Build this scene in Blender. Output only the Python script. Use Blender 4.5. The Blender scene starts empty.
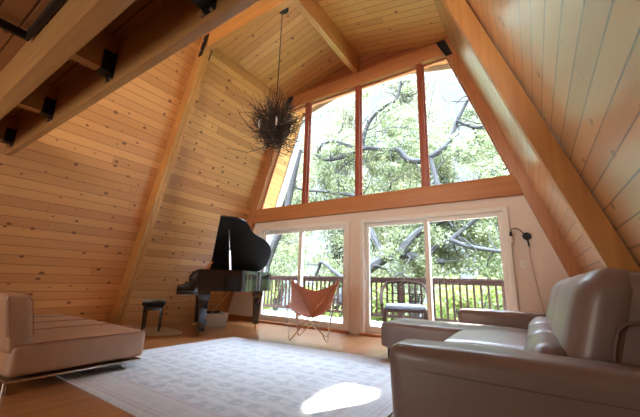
import bpy, bmesh, math, random
import numpy as np
from mathutils import Vector, Matrix
random.seed(7); rng = np.random.default_rng(11)
SC = bpy.context.scene; COL = SC.collection
PI = math.pi
# ------------------------------------------------------------------ camera
YAW, PITCH, ROLL, FPX = -.58997, .22709, .0277, 316.83
H = .90
ca, sa, cp, sp = math.cos(YAW), math.sin(YAW), math.cos(PITCH), math.sin(PITCH)
fwd = Vector((sa*cp, ca*cp, sp)); rt = Vector((ca, -sa, 0)); upv = rt.cross(fwd)
cr, sr = math.cos(ROLL), math.sin(ROLL)
cx_ = cr*rt + sr*upv; cy_ = -sr*rt + cr*upv
cam = bpy.data.cameras.new('camera'); camo = bpy.data.objects.new('camera', cam); COL.objects.link(camo)
m = Matrix((( cx_.x, cy_.x, -fwd.x, 0), (cx_.y, cy_.y, -fwd.y, 0), (cx_.z, cy_.z, -fwd.z, H), (0, 0, 0, 1)))
camo.matrix_world = m
cam.sensor_width = 36; cam.lens = FPX/640*36; cam.clip_start = .02; cam.clip_end = 300
SC.camera = camo
def at(u, v, y):                                       # point of the depth plane y that the pixel ray meets
    d = cx_*((u-320)/FPX) + cy_*(-(v-208.5)/FPX) + fwd
    d = d*(y/d.y); return (d.x, d.y, d.z+H)
# ------------------------------------------------------------------ light
SC.view_settings.view_transform = 'Standard'; SC.view_settings.look = 'None'
SC.view_settings.gamma = 1; SC.view_settings.use_curve_mapping = False
SC.view_settings.exposure = 1.0
w = bpy.data.worlds.new('world'); SC.world = w; w.use_nodes = True
bg = w.node_tree.nodes['Background']; bg.inputs[0].default_value = (.70, .85, 1, 1); bg.inputs[1].default_value = 1.5
# the sky is brighter high up, round the sun's height, than near the horizon
_n, _l = w.node_tree.nodes, w.node_tree.links
_tc = _n.new('ShaderNodeTexCoord'); _sx = _n.new('ShaderNodeSeparateXYZ'); _mr = _n.new('ShaderNodeMapRange')
_l.new(_tc.outputs['Generated'], _sx.inputs[0]); _l.new(_sx.outputs[2], _mr.inputs[0])
for _i, _v in enumerate((.56, .74, .68, 40.0)): _mr.inputs[_i+1].default_value = _v
_l.new(_mr.outputs[0], bg.inputs[1])
SUN = Vector((.2, 1, .99)).normalized()
sl = bpy.data.lights.new('sun', 'SUN'); sl.energy = 18; sl.angle = .003; sl.color = (1, .93, .82)
so = bpy.data.objects.new('sun', sl); COL.objects.link(so); so.location = (3, 15, 12)
so.rotation_euler = SUN.to_track_quat('Z', 'Y').to_euler()
def area(name, loc, size, power, color, direction):
    l = bpy.data.lights.new(name, 'AREA'); l.shape = 'RECTANGLE'; l.size, l.size_y = size
    l.energy = power; l.color = color
    o = bpy.data.objects.new(name, l); COL.objects.link(o); o.location = loc
    o.rotation_euler = Vector(direction).to_track_quat('-Z', 'Y').to_euler(); return o
area('rear_fill_low', (-3.6, -3.3, 1.3), (3.0, 1.8), 45, (1, .93, .82), (0, 1, .1))  # added fill lamp behind the camera, in front of a closed wall
area('rear_fill_high', (-2.0, -3.3, 3.9), (2.2, 1.9), 150, (1, .90, .76), (-.35, 1, 0))  # added fill above the loft, turned to brighten the left wall
# ------------------------------------------------------------------ materials
def nmat(name):
    mt = bpy.data.materials.new(name); mt.use_nodes = True; nt = mt.node_tree
    return mt, nt, nt.nodes['Principled BSDF']
def plain(name, col, rough=.5, metal=0, bump=0, bscale=60, var=0, vscale=6, spec=.5, coat=0, sheen=0):
    mt, nt, p = nmat(name)
    p.inputs['Base Color'].default_value = (*col, 1); p.inputs['Roughness'].default_value = rough
    p.inputs['Metallic'].default_value = metal; p.inputs['Specular IOR Level'].default_value = spec
    p.inputs['Coat Weight'].default_value = coat; p.inputs['Sheen Weight'].default_value = sheen
    N, L = nt.nodes, nt.links
    tc = N.new('ShaderNodeTexCoord')
    nz = N.new('ShaderNodeTexNoise'); nz.inputs['Scale'].default_value = vscale; nz.inputs['Detail'].default_value = 4
    L.new(tc.outputs['Object'], nz.inputs['Vector'])
    mx = N.new('ShaderNodeMix'); mx.data_type = 'RGBA'
    mx.inputs[6].default_value = (*[c*(1-var) for c in col], 1); mx.inputs[7].default_value = (*[min(1, c*(1+var)) for c in col], 1)
    L.new(nz.outputs['Fac'], mx.inputs[0]); L.new(mx.outputs[2], p.inputs['Base Color'])
    if bump:
        n2 = N.new('ShaderNodeTexNoise'); n2.inputs['Scale'].default_value = bscale; n2.inputs['Detail'].default_value = 5
        L.new(tc.outputs['Object'], n2.inputs['Vector'])
        b = N.new('ShaderNodeBump'); b.inputs['Strength'].default_value = bump; b.inputs['Distance'].default_value = .01
        L.new(n2.outputs['Fac'], b.inputs['Height']); L.new(b.outputs[0], p.inputs['Normal'])
    return mt
def mathn(nt, op, a, b=None, c=None):
    n = nt.nodes.new('ShaderNodeMath'); n.operation = op
    for i, q in enumerate((a, b, c)):
        if q is None: continue
        if isinstance(q, (int, float)): n.inputs[i].default_value = q
        else: nt.links.new(q, n.inputs[i])
    return n.outputs[0]
def boards(name, ua, va, wid, length, c1, c2, rough=.4, knots=.5, groove=.010, gdark=.35, grain=.25, bump=.5, spec=.5, coat=0):
    """planks: ua = axis letter along the board, va = axis letter or (axis, factor) across"""
    mt, nt, p = nmat(name); N, L = nt.nodes, nt.links
    tc = N.new('ShaderNodeTexCoord'); sx = N.new('ShaderNodeSeparateXYZ'); L.new(tc.outputs['Object'], sx.inputs[0])
    U = sx.outputs['XYZ'.index(ua)]
    V = mathn(nt, 'MULTIPLY', sx.outputs['XYZ'.index(va[0])], va[1])
    row = mathn(nt, 'FLOOR', mathn(nt, 'DIVIDE', V, wid))
    wn = N.new('ShaderNodeTexWhiteNoise'); wn.noise_dimensions = '1D'; L.new(row, wn.inputs['W'])
    Us = mathn(nt, 'ADD', mathn(nt, 'DIVIDE', U, length), mathn(nt, 'MULTIPLY', wn.outputs['Value'], 7.3))
    seg = mathn(nt, 'FLOOR', Us)
    cell = N.new('ShaderNodeCombineXYZ'); L.new(row, cell.inputs[0]); L.new(seg, cell.inputs[1])
    w2 = N.new('ShaderNodeTexWhiteNoise'); w2.noise_dimensions = '2D'; L.new(cell.outputs[0], w2.inputs['Vector'])
    # grain stretched along the board, shifted per board
    gv = N.new('ShaderNodeCombineXYZ'); L.new(mathn(nt, 'MULTIPLY', U, 1.2), gv.inputs[0]); L.new(mathn(nt, 'MULTIPLY', V, 22), gv.inputs[1])
    L.new(mathn(nt, 'MULTIPLY', w2.outputs['Value'], 40), gv.inputs[2])
    gn = N.new('ShaderNodeTexNoise'); gn.inputs['Scale'].default_value = 1.6; gn.inputs['Detail'].default_value = 5
    gn.inputs['Distortion'].default_value = .6; L.new(gv.outputs[0], gn.inputs['Vector'])
    mx = N.new('ShaderNodeMix'); mx.data_type = 'RGBA'; mx.inputs[6].default_value = (*c1, 1); mx.inputs[7].default_value = (*c2, 1)
    f = mathn(nt, 'ADD', mathn(nt, 'MULTIPLY', w2.outputs['Value'], 1-grain), mathn(nt, 'MULTIPLY', gn.outputs['Fac'], grain*1.3))
    L.new(f, mx.inputs[0]); colr = mx.outputs[2]
    if knots:
        kv = N.new('ShaderNodeCombineXYZ'); L.new(mathn(nt, 'MULTIPLY', U, 4.0), kv.inputs[0]); L.new(mathn(nt, 'MULTIPLY', V, 5.6), kv.inputs[1])
        vo = N.new('ShaderNodeTexVoronoi'); vo.voronoi_dimensions = '2D'; vo.inputs['Scale'].default_value = 1.0; L.new(kv.outputs[0], vo.inputs['Vector'])
        sc_ = N.new('ShaderNodeSeparateColor'); L.new(vo.outputs['Color'], sc_.inputs[0])
        size = mathn(nt, 'MULTIPLY', mathn(nt, 'MAXIMUM', mathn(nt, 'SUBTRACT', sc_.outputs[0], 1-knots), 0), .17/knots)
        k = mathn(nt, 'MULTIPLY', mathn(nt, 'SUBTRACT', size, vo.outputs['Distance']), 22)
        kc = N.new('ShaderNodeClamp'); L.new(k, kc.inputs[0])
        m2 = N.new('ShaderNodeMix'); m2.data_type = 'RGBA'; L.new(mathn(nt, 'MULTIPLY', kc.outputs[0], .8), m2.inputs[0])
        L.new(colr, m2.inputs[6]); m2.inputs[7].default_value = (.10, .028, .010, 1); colr = m2.outputs[2]
    fr = mathn(nt, 'FRACT', mathn(nt, 'DIVIDE', V, wid))
    edge = mathn(nt, 'MULTIPLY', mathn(nt, 'MINIMUM', fr, mathn(nt, 'SUBTRACT', 1, fr)), wid)
    g = N.new('ShaderNodeMapRange'); L.new(edge, g.inputs[0]); g.inputs[1].default_value = groove*.3; g.inputs[2].default_value = groove
    fu = mathn(nt, 'FRACT', Us); eu = mathn(nt, 'MULTIPLY', mathn(nt, 'MINIMUM', fu, mathn(nt, 'SUBTRACT', 1, fu)), length)
    g2 = N.new('ShaderNodeMapRange'); L.new(eu, g2.inputs[0]); g2.inputs[1].default_value = .001; g2.inputs[2].default_value = .004
    gg = mathn(nt, 'MULTIPLY', g.outputs[0], g2.outputs[0])
    m3 = N.new('ShaderNodeMix'); m3.data_type = 'RGBA'; L.new(gg, m3.inputs[0])
    m3.inputs[6].default_value = (c1[0]*gdark, c1[1]*gdark*.8, c1[2]*gdark*.6, 1); L.new(colr, m3.inputs[7])
    L.new(m3.outputs[2], p.inputs['Base Color'])
    b = N.new('ShaderNodeBump'); b.inputs['Strength'].default_value = bump; b.inputs['Distance'].default_value = .008
    L.new(mathn(nt, 'ADD', gg, mathn(nt, 'MULTIPLY', gn.outputs['Fac'], .15)), b.inputs['Height']); L.new(b.outputs[0], p.inputs['Normal'])
    p.inputs['Roughness'].default_value = rough; p.inputs['Specular IOR Level'].default_value = spec
    p.inputs['Coat Weight'].default_value = coat; p.inputs['Coat Roughness'].default_value = .25
    if coat >= 1: p.inputs['Coat IOR'].default_value = 1.8; p.inputs['Coat Roughness'].default_value = .24
    return mt
def timber(name, ax, c1, c2, rough=.45, sc=1.0):
    mt, nt, p = nmat(name); N, L = nt.nodes, nt.links
    tc = N.new('ShaderNodeTexCoord'); mp = N.new('ShaderNodeMapping'); L.new(tc.outputs['Object'], mp.inputs[0])
    s = [16*sc]*3; s['XYZ'.index(ax)] = .7; mp.inputs['Scale'].default_value = s
    nz = N.new('ShaderNodeTexNoise'); nz.inputs['Scale'].default_value = 1.5; nz.inputs['Detail'].default_value = 5; nz.inputs['Distortion'].default_value = .5
    L.new(mp.outputs[0], nz.inputs['Vector'])
    r = N.new('ShaderNodeValToRGB'); r.color_ramp.elements[0].position = .3; r.color_ramp.elements[1].position = .7
    r.color_ramp.elements[0].color = (*c1, 1); r.color_ramp.elements[1].color = (*c2, 1)
    L.new(nz.outputs['Fac'], r.inputs[0]); L.new(r.outputs[0], p.inputs['Base Color'])
    b = N.new('ShaderNodeBump'); b.inputs['Strength'].default_value = .2; b.inputs['Distance'].default_value = .004
    L.new(nz.outputs['Fac'], b.inputs['Height']); L.new(b.outputs[0], p.inputs['Normal'])
    p.inputs['Roughness'].default_value = rough
    return mt
SL = math.hypot(1, .335)
M = {}
M['pine_left'] = boards('knotty_pine_wall', 'Y', ('Z', SL), .135, 3.1, (.47, .205, .062), (.72, .375, .135), rough=.42, knots=.75, gdark=.62, groove=.006)
M['pine_right'] = boards('knotty_pine_wall_glossy', 'Y', ('Z', SL), .135, 3.4, (.46, .22, .08), (.64, .36, .14), rough=.30, knots=.5, gdark=.25, groove=.008, coat=1, bump=.04)
M['pine_ceil'] = boards('pine_ceiling', 'X', ('Y', 1), .14, 2.6, (.58, .255, .075), (.74, .385, .13), rough=.42, knots=.4, gdark=.5, groove=.007)
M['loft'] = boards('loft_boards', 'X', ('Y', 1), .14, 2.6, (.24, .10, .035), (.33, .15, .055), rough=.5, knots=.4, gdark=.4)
M['gable_red'] = boards('gable_boards', 'X', ('Z', 1), .14, 3, (.30, .09, .03), (.42, .14, .045), rough=.5, knots=.3)
M['floor'] = boards('oak_floor', 'Y', ('X', 1), .083, 1.3, (.27, .095, .026), (.40, .16, .05), rough=.36, knots=0, gdark=.4, groove=.003, bump=.10, coat=.6)
M['deck'] = boards('deck_boards', 'X', ('Y', 1), .14, 3.5, (.50, .46, .43), (.62, .57, .53), rough=.7, knots=0, gdark=.2, groove=.012)
M['beam_s'] = timber('rafter_timber', 'Z', (.46, .21, .06), (.57, .29, .085))
M['beam_x'] = timber('cross_timber', 'X', (.50, .24, .065), (.62, .32, .095))
M['beam_dark'] = timber('tie_timber', 'X', (.38, .185, .06), (.47, .245, .08))
M['beam_y'] = timber('ridge_timber', 'Y', (.52, .23, .075), (.64, .31, .11))
M['red_x'] = timber('header_timber', 'X', (.44, .17, .06), (.54, .23, .085))
M['red_s'] = timber('post_timber', 'Z', (.38, .15, .055), (.48, .205, .08))
M['mull'] = timber('mullion_timber', 'Z', (.30, .07, .035), (.40, .10, .05))
M['paint'] = plain('cream_paint', (.80, .70, .62), .6, var=.03, vscale=2)
M['white'] = plain('white_vinyl', (.84, .82, .78), .4, var=.02)
M['barge'] = plain('grey_fascia', (.50, .50, .54), .6, var=.08)
M['black'] = plain('black_steel', (.012, .012, .014), .45, .3, var=.2, vscale=20)
M['bolt'] = plain('bolt_steel', (.5, .48, .45), .35, .9)
M['chrome'] = plain('brushed_steel', (.62, .58, .53), .25, 1.0)
M['lacquer'] = plain('piano_lacquer', (.006, .006, .007), .06, coat=1)
M['lidmat'] = plain('piano_lid_satin', (.008, .008, .010), .33, spec=.3)
M['ivory'] = plain('ivory', (.8, .78, .7), .3)
M['gold'] = plain('piano_plate', (.55, .36, .12), .35, .8)
M['brass'] = plain('brass', (.7, .5, .2), .3, .9)
M['taupe'] = plain('taupe_leather', (.205, .15, .135), .40, bump=.05, bscale=30, var=.12, vscale=4, spec=.6, coat=.12)
M['taupe_seam'] = plain('taupe_leather_seam', (.14, .09, .07), .5)
M['tan'] = plain('tan_leather', (.43, .255, .16), .36, bump=.08, bscale=80, var=.14, vscale=5)
M['tan_seam'] = plain('tan_piping', (.33, .15, .09), .5)
M['rust'] = plain('rust_leather', (.50, .20, .13), .5, bump=.15, var=.12, vscale=8)
M['twig'] = plain('twig_bark', (.055, .038, .027), .8, var=.5, vscale=30)
M['bulb'] = plain('frosted_bulb', (.85, .85, .85), .2)
M['plastic'] = plain('pale_plastic', (.72, .68, .62), .4)
M['fluff'] = plain('shaggy_wool', (.55, .50, .44), .95, bump=1, bscale=120, var=.2)
M['bark'] = plain('oak_bark', (.055, .052, .052), .95, spec=.05, bump=.8, bscale=14, var=.35, vscale=3)
M['railwood'] = plain('rail_wood', (.040, .022, .018), .9, spec=.05, var=.2)
M['cush'] = plain('patio_cushion', (.10, .105, .125), .9, spec=.05)
M['rattan'] = plain('rattan', (.022, .011, .008), .9, var=.2, spec=.05)
M['ground'] = plain('hillside', (.09, .11, .035), .95, var=.4, vscale=.5)
M['umb'] = plain('umbrella_cloth', (.33, .38, .50), .8, var=.05)
M['cord'] = plain('cord', (.5, .36, .28), .6)
def leafmat(name, c1, c2):
    mt, nt, p = nmat(name); N, L = nt.nodes, nt.links
    tc = N.new('ShaderNodeTexCoord'); nz = N.new('ShaderNodeTexNoise'); nz.inputs['Scale'].default_value = 1.1; nz.inputs['Detail'].default_value = 8
    L.new(tc.outputs['Object'], nz.inputs['Vector'])
    r = N.new('ShaderNodeValToRGB'); r.color_ramp.elements[0].position = .35; r.color_ramp.elements[1].position = .65
    r.color_ramp.elements[0].color = (*c1, 1); r.color_ramp.elements[1].color = (*c2, 1)
    L.new(nz.outputs['Fac'], r.inputs[0]); L.new(r.outputs[0], p.inputs['Base Color']); p.inputs['Roughness'].default_value = .5
    tr = N.new('ShaderNodeBsdfTranslucent'); L.new(r.outputs[0], tr.inputs[0])
    ms = N.new('ShaderNodeMixShader'); ms.inputs[0].default_value = .45
    L.new(p.outputs[0], ms.inputs[1]); L.new(tr.outputs[0], ms.inputs[2]); L.new(ms.outputs[0], N['Material Output'].inputs[0])
    return mt
M['leaf_oak'] = leafmat('oak_leaves', (.10, .115, .05), (.24, .255, .13))
M['leaf_lime'] = leafmat('lime_leaves', (.15, .19, .04), (.30, .34, .09))
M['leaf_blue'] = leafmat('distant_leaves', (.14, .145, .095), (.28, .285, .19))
def glassmat():
    mt, nt, p = nmat('window_glass'); N, L = nt.nodes, nt.links
    t = N.new('ShaderNodeBsdfTransparent'); t.inputs[0].default_value = (.97, .985, 1, 1)
    g = N.new('ShaderNodeBsdfGlossy'); g.inputs['Roughness'].default_value = .01
    f = N.new('ShaderNodeFresnel'); f.inputs[0].default_value = 1.14
    ms = N.new('ShaderNodeMixShader'); L.new(f.outputs[0], ms.inputs[0]); L.new(t.outputs[0], ms.inputs[1]); L.new(g.outputs[0], ms.inputs[2])
    L.new(ms.outputs[0], N['Material Output'].inputs[0]); return mt
M['glass'] = glassmat()
def rugmat():
    mt, nt, p = nmat('rug_wool'); N, L = nt.nodes, nt.links
    tc = N.new('ShaderNodeTexCoord'); sx = N.new('ShaderNodeSeparateXYZ'); L.new(tc.outputs['Object'], sx.inputs[0])
    X, Y = sx.outputs[0], sx.outputs[1]
    dx = mathn(nt, 'SUBTRACT', 1.62, mathn(nt, 'ABSOLUTE', X)); dy = mathn(nt, 'SUBTRACT', 1.30, mathn(nt, 'ABSOLUTE', Y))
    d = mathn(nt, 'MINIMUM', dx, dy)
    def vor(sc, th, sharp):
        v = N.new('ShaderNodeTexVoronoi'); v.inputs['Scale'].default_value = sc; v.inputs['Randomness'].default_value = .35
        L.new(tc.outputs['Object'], v.inputs['Vector'])
        c = N.new('ShaderNodeClamp'); L.new(mathn(nt, 'MULTIPLY', mathn(nt, 'SUBTRACT', th, v.outputs['Distance']), sharp), c.inputs[0]); return c.outputs[0], v
    a, va = vor(5.2, .38, 9); b, vb = vor(13, .33, 9)
    nz = N.new('ShaderNodeTexNoise'); nz.inputs['Scale'].default_value = 9; nz.inputs['Detail'].default_value = 6; L.new(tc.outputs['Object'], nz.inputs[0])
    wv = N.new('ShaderNodeTexWave'); wv.wave_type = 'RINGS'; wv.inputs['Scale'].default_value = 3.1; wv.inputs['Distortion'].default_value = 9; wv.inputs['Detail'].default_value = 3
    L.new(tc.outputs['Object'], wv.inputs['Vector'])
    def mixc(f, A, B):
        mx = N.new('ShaderNodeMix'); mx.data_type = 'RGBA'
        if isinstance(f, float): mx.inputs[0].default_value = f
        else: L.new(f, mx.inputs[0])
        for i, q in ((6, A), (7, B)):
            if isinstance(q, tuple): mx.inputs[i].default_value = (*q, 1)
            else: L.new(q, mx.inputs[i])
        return mx.outputs[2]
    c = mixc(wv.outputs['Fac'], (.44, .45, .475), (.54, .55, .57))
    c = mixc(mathn(nt, 'MULTIPLY', a, .8), c, (.35, .36, .41))
    c = mixc(mathn(nt, 'MULTIPLY', b, .5), c, (.57, .565, .565))
    inb = mathn(nt, 'LESS_THAN', d, .34)
    bcol = mixc(mathn(nt, 'MULTIPLY', b, .7), (.49, .475, .485), (.40, .37, .40))
    c = mixc(mathn(nt, 'MULTIPLY', inb, .75), c, bcol)
    for lo, hi in ((.055, .075), (.10, .115), (.30, .32), (.335, .345)):
        line = mathn(nt, 'MULTIPLY', mathn(nt, 'GREATER_THAN', d, lo), mathn(nt, 'LESS_THAN', d, hi))
        c = mixc(mathn(nt, 'MULTIPLY', line, .6), c, (.40, .31, .33))
    c = mixc(mathn(nt, 'MULTIPLY', nz.outputs['Fac'], .35), c, (.57, .575, .59))
    L.new(c, p.inputs['Base Color']); p.inputs['Roughness'].default_value = .95; p.inputs['Specular IOR Level'].default_value = .1
    n2 = N.new('ShaderNodeTexNoise'); n2.inputs['Scale'].default_value = 250; L.new(tc.outputs['Object'], n2.inputs[0])
    bp = N.new('ShaderNodeBump'); bp.inputs['Strength'].default_value = .4; bp.inputs['Distance'].default_value = .004
    L.new(n2.outputs['Fac'], bp.inputs['Height']); L.new(bp.outputs[0], p.inputs['Normal'])
    return mt
M['rug'] = rugmat()
# ------------------------------------------------------------------ mesh helpers
def link(name, me, mat, parent=None, smooth=False):
    o = bpy.data.objects.new(name, me); COL.objects.link(o)
    if mat: me.materials.append(M[mat] if isinstance(mat, str) else mat)
    if parent is not None: o.parent = parent
    if smooth:
        for f in me.polygons: f.use_smooth = True
    return o
class MB:
    def __init__(s): s.v = []; s.f = []
    def add(s, vs, fs):
        k = len(s.v); s.v += [tuple(p) for p in vs]; s.f += [tuple(i+k for i in f) for f in fs]; return s
    def box(s, x0, x1, y0, y1, z0, z1):
        vs = [(x, y, z) for x in (x0, x1) for y in (y0, y1) for z in (z0, z1)]
        return s.add(vs, [(0, 1, 3, 2), (4, 6, 7, 5), (0, 4, 5, 1), (2, 3, 7, 6), (0, 2, 6, 4), (1, 5, 7, 3)])
    def prism(s, poly, a0, a1, axis='y'):
        """poly in the other two axes (x,z for y; x,y for z; y,z for x), extruded a0..a1"""
        n = len(poly)
        def P(p, a): return {'y': (p[0], a, p[1]), 'z': (p[0], p[1], a), 'x': (a, p[0], p[1])}[axis]
        vs = [P(p, a0) for p in poly]+[P(p, a1) for p in poly]
        fs = [tuple(range(n)), tuple(range(2*n-1, n-1, -1))]+[(i, (i+1) % n, n+(i+1) % n, n+i) for i in range(n)]
        return s.add(vs, fs)
    def tube(s, pts, r, n=8, cap=True, squash=1):
        pts = [Vector(p) for p in pts]; rs = r if isinstance(r, (list, tuple)) else [r]*len(pts)
        vs = []; ref = None
        for i, p in enumerate(pts):
            d = (pts[min(i+1, len(pts)-1)]-pts[max(i-1, 0)]).normalized()
            if ref is None: ref = d.orthogonal().normalized()
            a = (ref-d*ref.dot(d)); a = a.normalized() if a.length > 1e-6 else d.orthogonal().normalized(); ref = a; b = d.cross(a)
            for k in range(n):
                t = 2*PI*k/n; vs.append(p+a*(rs[i]*math.cos(t))+b*(rs[i]*squash*math.sin(t)))
        fs = [(i*n+k, i*n+(k+1) % n, (i+1)*n+(k+1) % n, (i+1)*n+k) for i in range(len(pts)-1) for k in range(n)]
        if cap: fs += [tuple(range(n-1, -1, -1)), tuple(range((len(pts)-1)*n, len(pts)*n))]
        return s.add(vs, fs)
    def lathe(s, prof, c=(0, 0, 0), n=20):
        vs = [(c[0]+r*math.cos(2*PI*k/n), c[1]+r*math.sin(2*PI*k/n), c[2]+z) for r, z in prof for k in range(n)]
        fs = [(i*n+k, i*n+(k+1) % n, (i+1)*n+(k+1) % n, (i+1)*n+k) for i in range(len(prof)-1) for k in range(n)]
        fs += [tuple(range(n-1, -1, -1)), tuple(range((len(prof)-1)*n, len(prof)*n))]
        return s.add(vs, fs)
    def build(s, name, mat, parent=None, smooth=False, bevel=0, seg=2):
        me = bpy.data.meshes.new(name); me.from_pydata(s.v, [], s.f); me.validate()
        bm = bmesh.new(); bm.from_mesh(me); bmesh.ops.recalc_face_normals(bm, faces=bm.faces)
        if bevel:
            bmesh.ops.bevel(bm, geom=[e for e in bm.edges if len(e.link_faces) == 2 and e.calc_face_angle(0) > .5], offset=bevel, segments=seg, profile=.6, affect='EDGES', clamp_overlap=True)
        bm.to_mesh(me); bm.free()
        o = link(name, me, mat, parent)
        if smooth or bevel:
            me.polygons.foreach_set('use_smooth', [True]*len(me.polygons))
            me.set_sharp_from_angle(angle=math.radians(40 if smooth else 50))
        return o
def cushion(name, mat, parent, x, y, z, r, puff=(0, 0, 0), n=14, warp=None, ns=None):
    """rounded box over the ranges x, y, z (pairs), faces puffed outwards"""
    bm = bmesh.new(); c = Vector(((x[0]+x[1])/2, (y[0]+y[1])/2, (z[0]+z[1])/2)); h = Vector(((x[1]-x[0])/2, (y[1]-y[0])/2, (z[1]-z[0])/2))
    bmesh.ops.create_cube(bm, size=2); bmesh.ops.subdivide_edges(bm, edges=bm.edges[:], cuts=n, use_grid_fill=True)
    r = min(r, min(h)*.98)
    for v in bm.verts:
        a = Vector(v.co)
        # push samples toward edges so that the rounding is well resolved
        a = Vector([math.copysign(abs(t)**.7, t) for t in a])
        p = Vector([a[i]*h[i] for i in range(3)]); q = Vector([max(-(h[i]-r), min(h[i]-r, p[i])) for i in range(3)])
        d = p-q
        if d.length > 1e-9: p = q+d.normalized()*r
        for i in range(3):
            j, k = (i+1) % 3, (i+2) % 3
            p[i] += puff[i]*a[i]*(1-a[j]**2)*(1-a[k]**2)
        p = p+c
        if warp: p = warp(p)
        v.co = p
    me = bpy.data.meshes.new(name); bm.to_mesh(me); bm.free()
    return link(name, me, mat, parent, smooth=True)
def tag(o, label=None, cat=None, group=None, kind=None):
    if label: o['label'] = label
    if cat: o['category'] = cat
    if group: o['group'] = group
    if kind: o['kind'] = kind
    return o
def thing(name, label, cat, loc=(0, 0, 0), rz=0, group=None):
    o = bpy.data.objects.new(name, None); COL.objects.link(o); o.location = loc; o.rotation_euler = (0, 0, rz)
    o.empty_display_size = .1
    return tag(o, label, cat, group)
def struct(o): o['kind'] = 'structure'; return o
def copy_tree(o, parent=None):
    c = o.copy(); COL.objects.link(c)
    if parent is not None: c.parent = parent
    for ch in [q for q in list(COL.objects) if q.parent == o and q is not c]: copy_tree(ch, c)
    return c
# ------------------------------------------------------------------ the A-frame shell
XC, W0, S = -2.76, 3.5, .335          # centre line, half width of the timber faces at the floor, lean of the sides
YG, YR, YO = 5.5, -3.5, 6.12          # gable plane, rear wall, end of the roof overhang
def hx(z, d=0): return W0-S*z+d*SL    # half width at height z, d = depth behind the timber face
D = .2
KN = 5.284                            # knee height of the boards
def wall_side(sd, name, mat, y1, D=.2):
    p = [(XC+sd*hx(-.1, D), -.1), (XC+sd*hx(KN, D), KN), (XC+sd*(hx(KN, D)+.12), KN), (XC+sd*(hx(-.1, D)+.12), -.1)]
    return struct(MB().prism(p, YR, y1).build(name, mat))
wall_side(-1, 'wall_left', 'pine_left', YO); wall_side(1, 'wall_right', 'pine_right', YO, .15)
def roof(sd):
    e = hx(KN, D)
    return [(XC, 5.75), (XC+sd*e, 5.75-.24*e), (XC+sd*(e+.12), 5.75-.24*e), (XC+sd*(e+.12), 5.75-.24*e+.13), (XC, 5.90)]
mb = MB(); mb.prism(roof(-1), YR, YO); mb.prism(roof(1), YR, YO); struct(mb.build('ceiling', 'pine_ceil'))
struct(MB().box(-6.9, 1.4, YR, 5.56, -.10, 0).build('floor', 'floor'))
mb = MB(); mb.prism([(XC-3.8, 0), (XC+3.8, 0), (XC+2.0, 5.3), (XC, 5.8), (XC-2.0, 5.3)], YR-.1, YR); struct(mb.build('wall_rear', 'pine_left'))
# gable wall below the header, pale painted board
DL0, DL1, DR0, DR1, DT = -5.34, -2.92, -2.69, -.23, 2.09
mb = MB()
mb.prism([(XC-hx(0, .15), 0), (DL0, 0), (DL0, 2.24), (XC-hx(2.24, .15), 2.24)], 5.44, 5.56)
mb.box(DL1, DR0, 5.44, 5.56, 0, 2.24)
mb.prism([(DR1, 0), (XC+hx(0, .15), 0), (XC+hx(2.24, .15), 2.24), (DR1, 2.24)], 5.44, 5.56)
mb.box(DL0, DL1, 5.44, 5.56, DT, 2.24); mb.box(DR0, DR1, 5.44, 5.56, DT, 2.24)
struct(mb.build('wall_front', 'paint'))
e = hx(5.3, D)
struct(MB().prism([(XC-e, 5.28), (XC+e, 5.28), (XC, 5.76)], 5.45, 5.55).build('wall_gable', 'gable_red'))
# gable timbers
struct(MB().box(XC-hx(2.4, .05), XC+hx(2.4, .05), 5.36, 5.58, 2.24, 2.555).build('trim_1', 'red_x', bevel=.008))
struct(MB().box(XC-hx(5.15, .02), XC+hx(5.15, .02), 5.36, 5.58, 5.0, 5.30).build('trim_2', 'red_x', bevel=.008))
for k, sd in ((3, -1), (4, 1)):
    p = [(XC+sd*hx(0), 0), (XC+sd*hx(5.3), 5.3), (XC+sd*hx(5.3, D+.02), 5.3), (XC+sd*hx(0, D+.02), 0)]
    o = struct(MB().prism(p, 5.33, 5.50).build('trim_%d' % k, 'red_s', bevel=.008))
    b = MB().prism([(XC+sd*(hx(4.93)-.015), 4.93), (XC+sd*(hx(5.27)-.06), 5.27), (XC+sd*(hx(5.27)+.10), 5.27), (XC+sd*(hx(4.93)+.10), 4.93)], 5.315, 5.33)
    b.build('bracket', 'black', o)
MU = [-4.06, -2.745, -1.43]
for k, x in enumerate(MU):
    struct(MB().box(x-.05, x+.05, 5.40, 5.50, 2.555, 5.0).build('trim_%d' % (k+5), 'mull', bevel=.006))
# upper windows: slim frame + pane each
edges = [None]+MU+[None]
for k in range(4):
    z0, z1 = 2.555, 5.0
    xl = (lambda z: XC-hx(z)) if k == 0 else (lambda z, q=MU[k-1]+.05: q)
    xr = (lambda z: XC+hx(z)) if k == 3 else (lambda z, q=MU[k]-.05: q)
    out = [(xl(z0), z0), (xr(z0), z0), (xr(z1), z1), (xl(z1), z1)]
    t = .02; inn = [(xl(z0+t)+t, z0+t), (xr(z0+t)-t, z0+t), (xr(z1-t)-t, z1-t), (xl(z1-t)+t, z1-t)]
    mb = MB()
    for i in range(4):
        j = (i+1) % 4; mb.prism([out[i], out[j], inn[j], inn[i]], 5.46, 5.50)
    f = struct(mb.build('window_%d' % (k+1), 'mull'))
    MB().prism(inn, 5.476, 5.484).build('pane', 'glass', f)
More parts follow.
